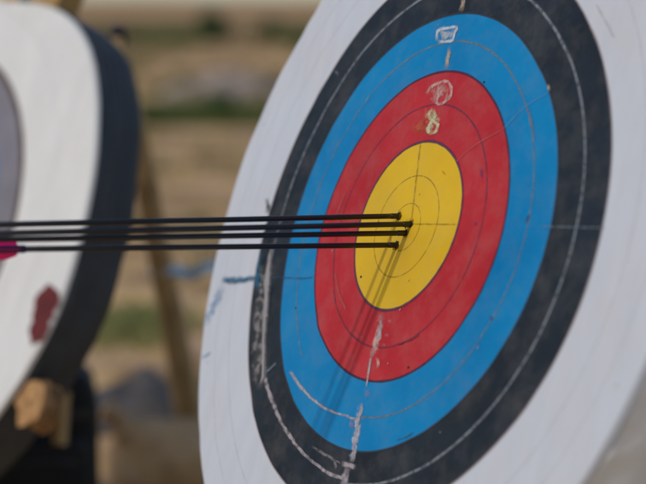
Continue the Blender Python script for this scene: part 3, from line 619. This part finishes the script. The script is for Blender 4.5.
# ------------------------------------------------------------------ arrows
MWi = MW.inverted()
Nw = (MW.to_3x3() @ Vector((0, 0, 1))).normalized()
def on_face(px, py):
    d = at(px, py, 1.0) - Vector((0, 0, CAM_H))
    o = Vector((0, 0, CAM_H))
    return o + d * ((MW.translation - o).dot(Nw) / d.dot(Nw))
ARROWS = [((399, 216), (0, 224.6), .86, 'topmost arrow of the cluster in the gold, navy sheen'),
          ((411, 224), (0, 233.2), .85, 'arrow stuck nearest the target centre, second from the top'),
          ((406, 233), (50, 238.8), .86, 'third arrow from the top of the cluster in the gold'),
          ((396.5, 245), (27, 249.0), .757, 'lowest arrow, with its pink vanes showing at the left edge')]
def arrow(imp, far, length, label, k):
    p = on_face(*imp)
    # horizontal flight line square to the face, its fall set by where the tail stands
    dx, dz = -.86, -.5
    pc = CAM2W.transposed() @ (p - Vector((0, 0, CAM_H)))
    fx, fy = (far[0] - CX) / FPX, (far[1] - CY) / FPX
    s = (pc.x - fx * pc.z) / (fx * dz - dx)
    dy = (fy * (pc.z + s * dz) - pc.y) / s
    d = c2w((dx, dy, dz)).normalized()
    q = d.to_track_quat('Z', 'Y')
    m = q.to_matrix().to_4x4(); m.translation = p
    root = empty('arrow', m)
    tag(root, label, 'arrow', 'arrows in the gold of the target')
    rs = .0045
    v, f = tube([(0, 0, -.012), (0, 0, .03), (0, 0, length * .5), (0, 0, length - .012)], rs, 14); obj('shaft', v, f, M['carbon'], root)
    v, f = tube([(0, 0, -.05), (0, 0, -.03), (0, 0, .014), (0, 0, .017)], [.0012, .0046, .0048, .0046], 14); obj('point', v, f, M['steel'], root)
    v, f = tube([(0, 0, length - .112), (0, 0, length - .109), (0, 0, length - .014)], [.0043, .0060, .0054], 14); obj('wrap', v, f, M['navy'], root)
    v, f = tube([(0, 0, length - .014), (0, 0, length - .006), (0, 0, length + .004)], [.0034, .0040, .0034], 12); 
    nk = obj('nock', v, f, M['nock'], root)
    for s in (-1, 1):
        v, f = box_vf(0, s * .0026, length + .008, .004, .0016, .012); obj('nock_ear', v, f, M['nock'], nk, False)
    z0 = length - .100
    for j in range(3):
        an = j * 2.0944 + (-.55, .4, .9, .1)[k]
        ca, sa = math.cos(an), math.sin(an); th = .0005
        prof = [(0, .0048), (.001, .0112), (.010, .0150), (.024, .0185), (.040, .0202), (.052, .0206), (.060, .0175), (.064, .0048)]
        V, F = [], []
        for (z, h) in prof:
            for sgn in (-1, 1):
                for rr in (.0038, h):
                    V.append((ca * rr - sa * sgn * th, sa * rr + ca * sgn * th, z0 + z))
        for i in range(len(prof) - 1):
            a = i * 4; b = a + 4
            F += [(a, a + 1, b + 1, b), (a + 2, b + 2, b + 3, a + 3), (a + 1, a + 3, b + 3, b + 1)]
        obj('vane', V, F, M['pink'], root, False)
    # torn hole in the paper round the point
    lo = MWi @ p
    V, F = [(lo.x, lo.y, relief(lo.x, lo.y) + .0014)], []
    for i in range(14):
        t = i / 14 * 6.2832; rr = .0070 * random.uniform(.75, 1.25)
        V.append((lo.x + rr * math.cos(t), lo.y + rr * math.sin(t), relief(lo.x, lo.y) + .0014))
    for i in range(14): F.append((0, 1 + i, 1 + (i + 1) % 14))
    obj('arrow_hole', V, F, LM['hole'], face)
    for i in range(6):
        t = random.uniform(0, 6.28); rr, hh = .006, random.uniform(.005, .012)
        ct, st = math.cos(t), math.sin(t); w = .0035
        zz = relief(lo.x, lo.y) + .0016
        V = [(lo.x + ct * rr - st * w, lo.y + st * rr + ct * w, zz), (lo.x + ct * rr + st * w, lo.y + st * rr - ct * w, zz),
             (lo.x + ct * (rr + hh * .4) + st * w * .3, lo.y + st * (rr + hh * .4) - ct * w * .3, zz + hh * .35),
             (lo.x + ct * (rr + hh * .5) - st * w * .4, lo.y + st * (rr + hh * .5) + ct * w * .4, zz + hh * .45)]
        obj('paper_flap', V, [(0, 1, 2, 3)], LM['flap'], face, False)
    return root
for k, (i_, f_, l_, lab) in enumerate(ARROWS): arrow(i_, f_, l_, lab, k)

# ------------------------------------------------------------------ wooden stands (tripod easels)
def beam(name, a, b, w, h, m, parent, ref=Vector((0, 0, 1)), wob=.0015):
    """squared, slightly worn timber from a to b (world points; parent at identity rotation)"""
    a, b = Vector(a), Vector(b); o = parent.matrix_world.translation if parent else Vector()
    t = (b - a).normalized(); s = t.cross(ref).normalized(); u = s.cross(t)
    L = (b - a).length; n = 10; V, F = [], []
    ch = min(w, h) * .14
    sec = [(-w / 2, -h / 2 + ch), (-w / 2 + ch, -h / 2), (w / 2 - ch, -h / 2), (w / 2, -h / 2 + ch), (w / 2, h / 2 - ch), (w / 2 - ch, h / 2), (-w / 2 + ch, h / 2), (-w / 2, h / 2 - ch)]
    mo = Matrix((s, u, t)).transposed().to_4x4(); mo.translation = a - o
    for j in range(n + 1):
        z = L * j / n
        for k, (x, y) in enumerate(sec):
            V.append((x + wob * noise.noise(Vector((x * 40, y * 40, z * 5))), y + wob * noise.noise(Vector((x * 40 + 9, y * 40, z * 5))), z))
    for j in range(n):
        for k in range(8):
            k2 = (k + 1) % 8; F.append((j * 8 + k, j * 8 + k2, (j + 1) * 8 + k2, (j + 1) * 8 + k))
    F.append(tuple(reversed(range(8)))); F.append(tuple(range(n * 8, n * 8 + 8)))
    ob = obj(name, V, F, m, parent, False)
    if parent: ob.matrix_local = mo
    else: ob.matrix_world = mo
    return ob
def to_ground(p, d):
    """continue from p along d down to the soil"""
    return p + d * ((terrain(p.x, p.y) - .03 - p.z) / d.z)
def easel(MWt, back, label, rad):
    X, Y, Z = (MWt.to_3x3().col[i] for i in range(3))
    c = MWt.translation
    base = Vector((c.x, c.y, 0)); base.z = terrain(c.x, c.y)
    root = empty('wooden_easel', loc=base); bpy.context.view_layer.update()
    tag(root, label, 'easel', 'wooden target easels')
    off = c - Z * (back + .03)
    for s in (-1, 1):
        top = off + Y * (rad * 1.02) + X * s * .05
        foot = to_ground(top, (-Y + X * s * .30).normalized())
        beam('front_leg', foot, top + Y * .02, .06, .045, M['wood'], root, ref=Z)
    ap = off + Y * rad * .9 - Z * .06
    hz = Vector((-Z.x, -Z.y, 0)).normalized()
    beam('rear_leg', to_ground(ap, (hz * .30 - Vector((0, 0, 1))).normalized()), ap + Vector((0, 0, .06)), .06, .045, M['wood'], root, ref=X)
    led = c - Y * (rad + .055) - Z * (back * .5 + .02)
    beam('ledge', led - X * .36, led + X * .36, back + .14, .05, M['wood'], root, ref=-Y)
    return root
easel(MW, .165, 'wooden easel carrying the large sharp target, hidden behind it', .69)

# ------------------------------------------------------------------ the blurred target on the left
from mathutils import Quaternion
w = Vector((0.047, -0.224, 0.047)); rq = Quaternion(w.normalized(), w.length)
KL = 1.2
LW = frame(rq @ U, rq @ Vv, rq @ Nn, Vector((-0.962, -0.035, 3.821)) * KL)
left = empty('archery_target', LW)
tag(left, 'out of focus white target with thick black bale cut off by the left edge', 'archery target', 'round archery targets')
relL = lambda x, y: .004 * noise.noise(Vector((x * 3, y * 2.2, 7.3))) + .0015 * noise.noise(Vector((x * 30, y * 3, 2)))
LT = [(-180, .668), (-33, .668), (-22, .672), (-14, .678), (-7, .678), (0, .671), (10, .671), (20, .671), (30, .674), (38, .673), (44, .664), (52, .645), (57, .628),
      (63, .606), (71, .580), (79, .562), (90, .555), (104, .566), (120, .610), (140, .655), (155, .668), (181, .668)]
def rl(t):
    def lin(a):
        a = (a + 180) % 360 - 180
        for (a0, r0), (a1, r1) in zip(LT, LT[1:]):
            if a0 <= a <= a1: return r0 + (r1 - r0) * (a - a0) / (a1 - a0)
        return .668
    a = math.degrees(t)
    return KL * sum(lin(a + d) for d in (-4, -2, 0, 2, 4)) / 5
lf = band('target_face', lambda t: .434 * KL, rl, M['white_b'], left, 10, rel=relL, na=160)
band('inner_zone', lambda t: .34 * KL, lambda t: .418 * KL, M['grey_b'], lf, 5, rel=relL, na=160)
band('zone_edge', lambda t: .418 * KL, lambda t: .434 * KL, M['brownline'], lf, 1, rel=relL, na=160)
for nm, r0, r1, mm in (('blue_zone', .24, .34, 'blue'), ('red_zone', .12, .24, 'red'), ('gold_zone', .002, .12, 'gold')):
    band(nm, (lambda t, r0=r0: r0 * KL), (lambda t, r1=r1: r1 * KL), M[mm], lf, 5, rel=relL, na=160)
line('scoring_line', lambda t: .55 * KL, .003, LM['line_white'], parent=lf, rel=relL, na=160)
V, F = [], []
for i in range(160):
    t = 2 * math.pi * i / 160
    for dr, z in ((0, 0), (.0025, -.003), (.003, -.012)):
        r = rl(t) + dr; x, y = r * math.cos(t), r * math.sin(t); V.append((x, y, relL(x, y) + z))
for i in range(160):
    j = (i + 1) % 160
    for k in (0, 1): F.append((3 * i + k, 3 * i + k + 1, 3 * j + k + 1, 3 * j + k))
obj('paper_rim', V, F, M['white_b'], lf)
drum('foam_bale', lambda t: rl(t) + .004, -.009, -.152, M['foam'], left, wr=.006, seed=3, na=160, nz=20, layers=.005)
# red sticker low on the right of the white paper
def px_local(px, py, mw, z=0):
    n = (mw.to_3x3() @ Vector((0, 0, 1))).normalized(); o = Vector((0, 0, CAM_H)); d = at(px, py, 1.0) - o
    return mw.inverted() @ (o + d * ((mw.translation - o).dot(n) / d.dot(n)))
for (sx, sy, rw, rh) in ((46, 305, .052, .050), (40, 327, .040, .044)):
    c0 = px_local(sx, sy, LW)
    V = [(c0.x, c0.y, relL(c0.x, c0.y) + .0022)]; F = []
    for i in range(24):
        t = i / 24 * 6.2832; rr = 1 + .25 * noise.noise(Vector((math.cos(t) * 2, math.sin(t) * 2, sx)))
        x, y = c0.x + rw * rr * math.cos(t), c0.y + rh * rr * math.sin(t); V.append((x, y, relL(x, y) + .0022))
    for i in range(24): F.append((0, 1 + i, 1 + (i + 1) % 24))
    obj('red_blotch', V, F, M['redpaint'], lf)
X, Y, Z = (LW.to_3x3().col[i] for i in range(3))
lc = LW.translation
root = empty('wooden_easel', loc=(lc.x, lc.y, terrain(lc.x, lc.y))); bpy.context.view_layer.update()
tag(root, 'weathered wooden easel with log ledge and leaning pole behind the left target', 'easel', 'wooden target easels')
off = lc - Z * .19
# ochre clamp block over the top of the bale, front legs spreading behind it
hd = lc + Y * .56 * KL - Z * .24
def rim(deg, out, z):
    a = R(deg); return LW @ Vector(((rl(a) + out) * math.cos(a), (rl(a) + out) * math.sin(a), z))
beam('clamp_block', rim(84, .042, -.07), rim(62, .036, -.07), .10, .074, M['wood_head'], root, ref=Z)
beam('tape_wrap', rim(76, .041, -.07), rim(72.5, .040, -.07), .106, .080, M['greentape'], root, ref=Z)
for s, fx in ((-1, .34), (1, .17)):
    top = hd - Y * .08 + X * (s * .03 - .02) - Z * .04
    beam('front_leg', to_ground(top, (-Y + X * s * fx).normalized()), top, .06, .045, M['wood'], root, ref=Z)
led = lc - Y * (rl(-math.pi / 2) + .035) - Z * .10
beam('ledge', led - X * .40, led + X * .34, .26, .05, M['wood'], root, ref=-Y)
pt, pm = at(118, 33, 5.05), at(192, 428, 6.05)
foot = to_ground(pm, (pm - pt).normalized())
n = 14
v, f = tube([(pt + (foot - pt) * (i / n)) - root.location for i in range(n + 1)], [.028 + .028 * (i / n) for i in range(n + 1)], 12, wob=.22, seed=2)
pole = obj('rear_pole', v, f, M['wood'], root)
v, f = tube([pt - root.location + (pt - foot).normalized() * d for d in (-.035, -.03, .012, .022)], [.026, .028, .028, .018], 14)
obj('pole_cap', v, f, M['darkmetal'], pole)
# two short rails tie the pole back to the head
beam('tie_rail', at(70, 60, 4.86), pt + (foot - pt) * .10, .035, .03, M['wood'], root, ref=Vector((0, 0, 1)))
# round log peg under the rim of the bale, its sawn end towards the camera
def rim_px(th, z):
    p = LW @ Vector(((rl(th) + .062) * math.cos(th), (rl(th) + .062) * math.sin(th), z)); pc = CAM2W.transposed() @ (p - Vector((0, 0, CAM_H)))
    return p, (pc.x / pc.z * FPX + CX, pc.y / pc.z * FPX + CY)
th = min((R(-60 + .5 * i) for i in range(120)), key=lambda a: abs(rim_px(a, -.02)[1][1] - 404))
le = rim_px(th, -.02)[0]
ld = -Z
lpts = [le + ld * (.055 * i / 10) for i in range(11)]
v, f = tube([p - root.location for p in lpts], .056, 18, caps=False, wob=.34, seed=11)
log = obj('ledge_log', v, f, M['bark'], root)
n = 18; V = [v[i] for i in range(n)]; c0 = sum(V, Vector()) / n
VV = [c0 - ld * .004]; FF = []
for rr in (.33, .66, 1.0):
    VV += [c0 + (p - c0) * rr - ld * (.003 if rr < 1 else 0) for p in V]
for i in range(n): FF.append((0, 1 + i, 1 + (i + 1) % n))
for j in range(2):
    for i in range(n): FF.append((1 + j * n + i, 1 + (j + 1) * n + i, 1 + (j + 1) * n + (i + 1) % n, 1 + j * n + (i + 1) % n))
obj('sawn_end', VV, FF, M['endgrain'], log)
obj('log_heart', *tube([c0 - ld * .0065, c0 - ld * .003], [.007, .009], 10), M['bark'], log)
# short bracing stake beside the log
beam('brace_stake', at(60, 444, 4.70), at(63, 392, 4.70), .046, .036, M['wood'], root, ref=Z, wob=.012)
# brass hook on the bale edge
hp = at(134, 221, 4.34)
hk = empty('brass_hook', loc=hp)
tag(hk, 'small brass hook hanging at the black bale edge just above the arrows', 'hook')
v, f = tube([(0, 0, .022), (0, 0, -.004), (.004, 0, -.012), (.010, 0, -.010), (.011, 0, -.002)], .003, 8); obj('hook_wire', v, f, M['brass'], hk)
bm = bmesh.new(); bmesh.ops.create_uvsphere(bm, u_segments=12, v_segments=8, radius=.007); o = bobj('ball_end', bm, M['brass'], hk); o.location = (0, 0, -.012)
# pale blue ribbon tied to the pole
t0 = 0.0
kp = at(166, 270, 5.62)
rb = empty('ribbon', loc=kp); tag(rb, 'pale blue ribbon tied to the leaning wooden pole', 'ribbon')
V, F = [], []
for i in range(15):
    s = i / 14
    x, y, z = .04 + s * .17, -.02 + .02 * math.sin(s * 9), -.012 * math.sin(s * 7) + .006 * s
    V += [(x, y, z + .020), (x, y + .004 * math.sin(s * 14), z - .022)]
for i in range(14): F.append((2 * i, 2 * i + 1, 2 * i + 3, 2 * i + 2))
obj('ribbon_tail', V, F, M['ribbon'], rb)
v, f = tube([(.050 * math.cos(a), .050 * math.sin(a), .004 * math.sin(3 * a)) for a in [k * 6.2832 / 16 for k in range(17)]], .012, 8, caps=False); obj('knot_loop', v, f, M['ribbon'], rb)

# ------------------------------------------------------------------ burlap sandbag and black backpack
def sandbag():
    c = at(166, 480, 5.84); z0 = terrain(c.x, c.y)
    root = empty('sandbag', loc=(c.x, c.y, z0)); tag(root, 'tan burlap sandbag with tied neck lying behind the black backpack', 'sandbag')
    bm = bmesh.new(); bmesh.ops.create_uvsphere(bm, u_segments=40, v_segments=24, radius=1)
    for v in bm.verts:
        x, y, z = v.co
        e = .78
        x, y, z = (math.copysign(abs(q) ** e, q) for q in (x, y, z))
        top = .270 + .01 * x
        v.co = Vector((x * .20, y * .15, max(0, top * (z * .5 + .5))))
        v.co += v.co.normalized() * (.034 * noise.noise(v.co * 9) + .010 * noise.noise(v.co * 28))
        if v.co.z < .004: v.co.z = random.uniform(-.012, -.004)
    sack = bobj('sack', bm, M['burlap'], root)
    v, f = tube([(-.09, -.04, .21), (-.140, -.05, .27), (-.170, -.055, .305), (-.182, -.06, .315), (-.205, -.065, .330)], [.075, .045, .026, .034, .048], 16, wob=.3)
    obj('tied_neck', v, f, M['burlap'], root)
    v, f = tube([(-.170 - .016 * math.sin(a), -.056 + .029 * math.cos(a), .305 + .020 * math.sin(a)) for a in [k * 6.2832 / 14 for k in range(15)]], .004, 8, caps=False)
    obj('cord', v, f, M['nylon'], root)
    return root
sandbag()
def rounded(sx, sy, sz, e=.35, seg=32, amp=.012, seed=0):
    bm = bmesh.new(); bmesh.ops.create_uvsphere(bm, u_segments=seg, v_segments=seg // 2, radius=1)
    for v in bm.verts:
        x, y, z = (math.copysign(abs(q) ** e, q) for q in v.co)
        v.co = Vector((x * sx / 2, y * sy / 2, z * sz / 2))
        v.co += v.co.normalized() * amp * noise.noise(v.co * 8 + Vector((seed, 0, 0)))
    return bm
def backpack():
    c = at(38, 480, 5.36); z0 = terrain(c.x, c.y)
    root = empty('backpack', loc=(c.x, c.y, z0)); tag(root, 'black backpack standing on the sand under the left target', 'backpack')
    root.rotation_euler.z = R(12)
    b = bobj('pack_body', rounded(.40, .26, .58), M['nylon'], root); b.location.z = .27
    p = bobj('front_pocket', rounded(.31, .12, .34, seed=4), M['nylon'], root); p.location = (0, -.15, .20)
    obj('zip', *tube([(-.12, -.060, .09), (-.05, -.066, .10), (.05, -.066, .10), (.12, -.060, .09)], .006, 8), M['greynylon'], p)
    obj('compression_strap', *box_vf(0, -.135, .43, .38, .02, .03), M['greynylon'], root, False)
    v, f = tube([(-.05, 0, .545), (-.045, 0, .58), (0, 0, .595), (.045, 0, .58), (.05, 0, .545)], .010, 8); obj('carry_handle', v, f, M['greynylon'], root)
    for s in (-1, 1):
        v, f = tube([(s * .08, .12, .52), (s * .11, .19, .44), (s * .12, .19, .26), (s * .13, .13, .06)], .022, 8); obj('shoulder_strap', v, f, M['nylon'], root)
backpack()
def added_dark_mound():  # dark grey mound added to stand in for a darker patch of sand
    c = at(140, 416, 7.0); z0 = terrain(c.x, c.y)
    root = empty('added_dark_mound', loc=(c.x, c.y, z0)); tag(root, 'crumpled dark grey mound added to stand in for a dark patch on the sand behind the sandbag', 'mound')
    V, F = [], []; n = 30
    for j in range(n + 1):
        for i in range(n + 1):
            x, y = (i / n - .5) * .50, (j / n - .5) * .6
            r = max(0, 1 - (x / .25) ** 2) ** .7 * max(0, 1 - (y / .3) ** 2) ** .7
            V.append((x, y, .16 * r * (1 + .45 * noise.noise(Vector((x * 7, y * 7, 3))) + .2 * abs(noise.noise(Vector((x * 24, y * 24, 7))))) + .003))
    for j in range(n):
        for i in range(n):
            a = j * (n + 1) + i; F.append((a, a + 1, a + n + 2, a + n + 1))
    obj('added_mound_mesh', V, F, M['added_dark_mound'], root)
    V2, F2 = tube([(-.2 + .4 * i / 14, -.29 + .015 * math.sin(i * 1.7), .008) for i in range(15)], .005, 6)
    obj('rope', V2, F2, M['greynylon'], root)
M['added_dark_mound'] = mat('added_grey_mound', srgb(84, 78, 74), srgb(66, 62, 60), rough=.7, scale=9, bump=.4, bscale=30)
added_dark_mound()
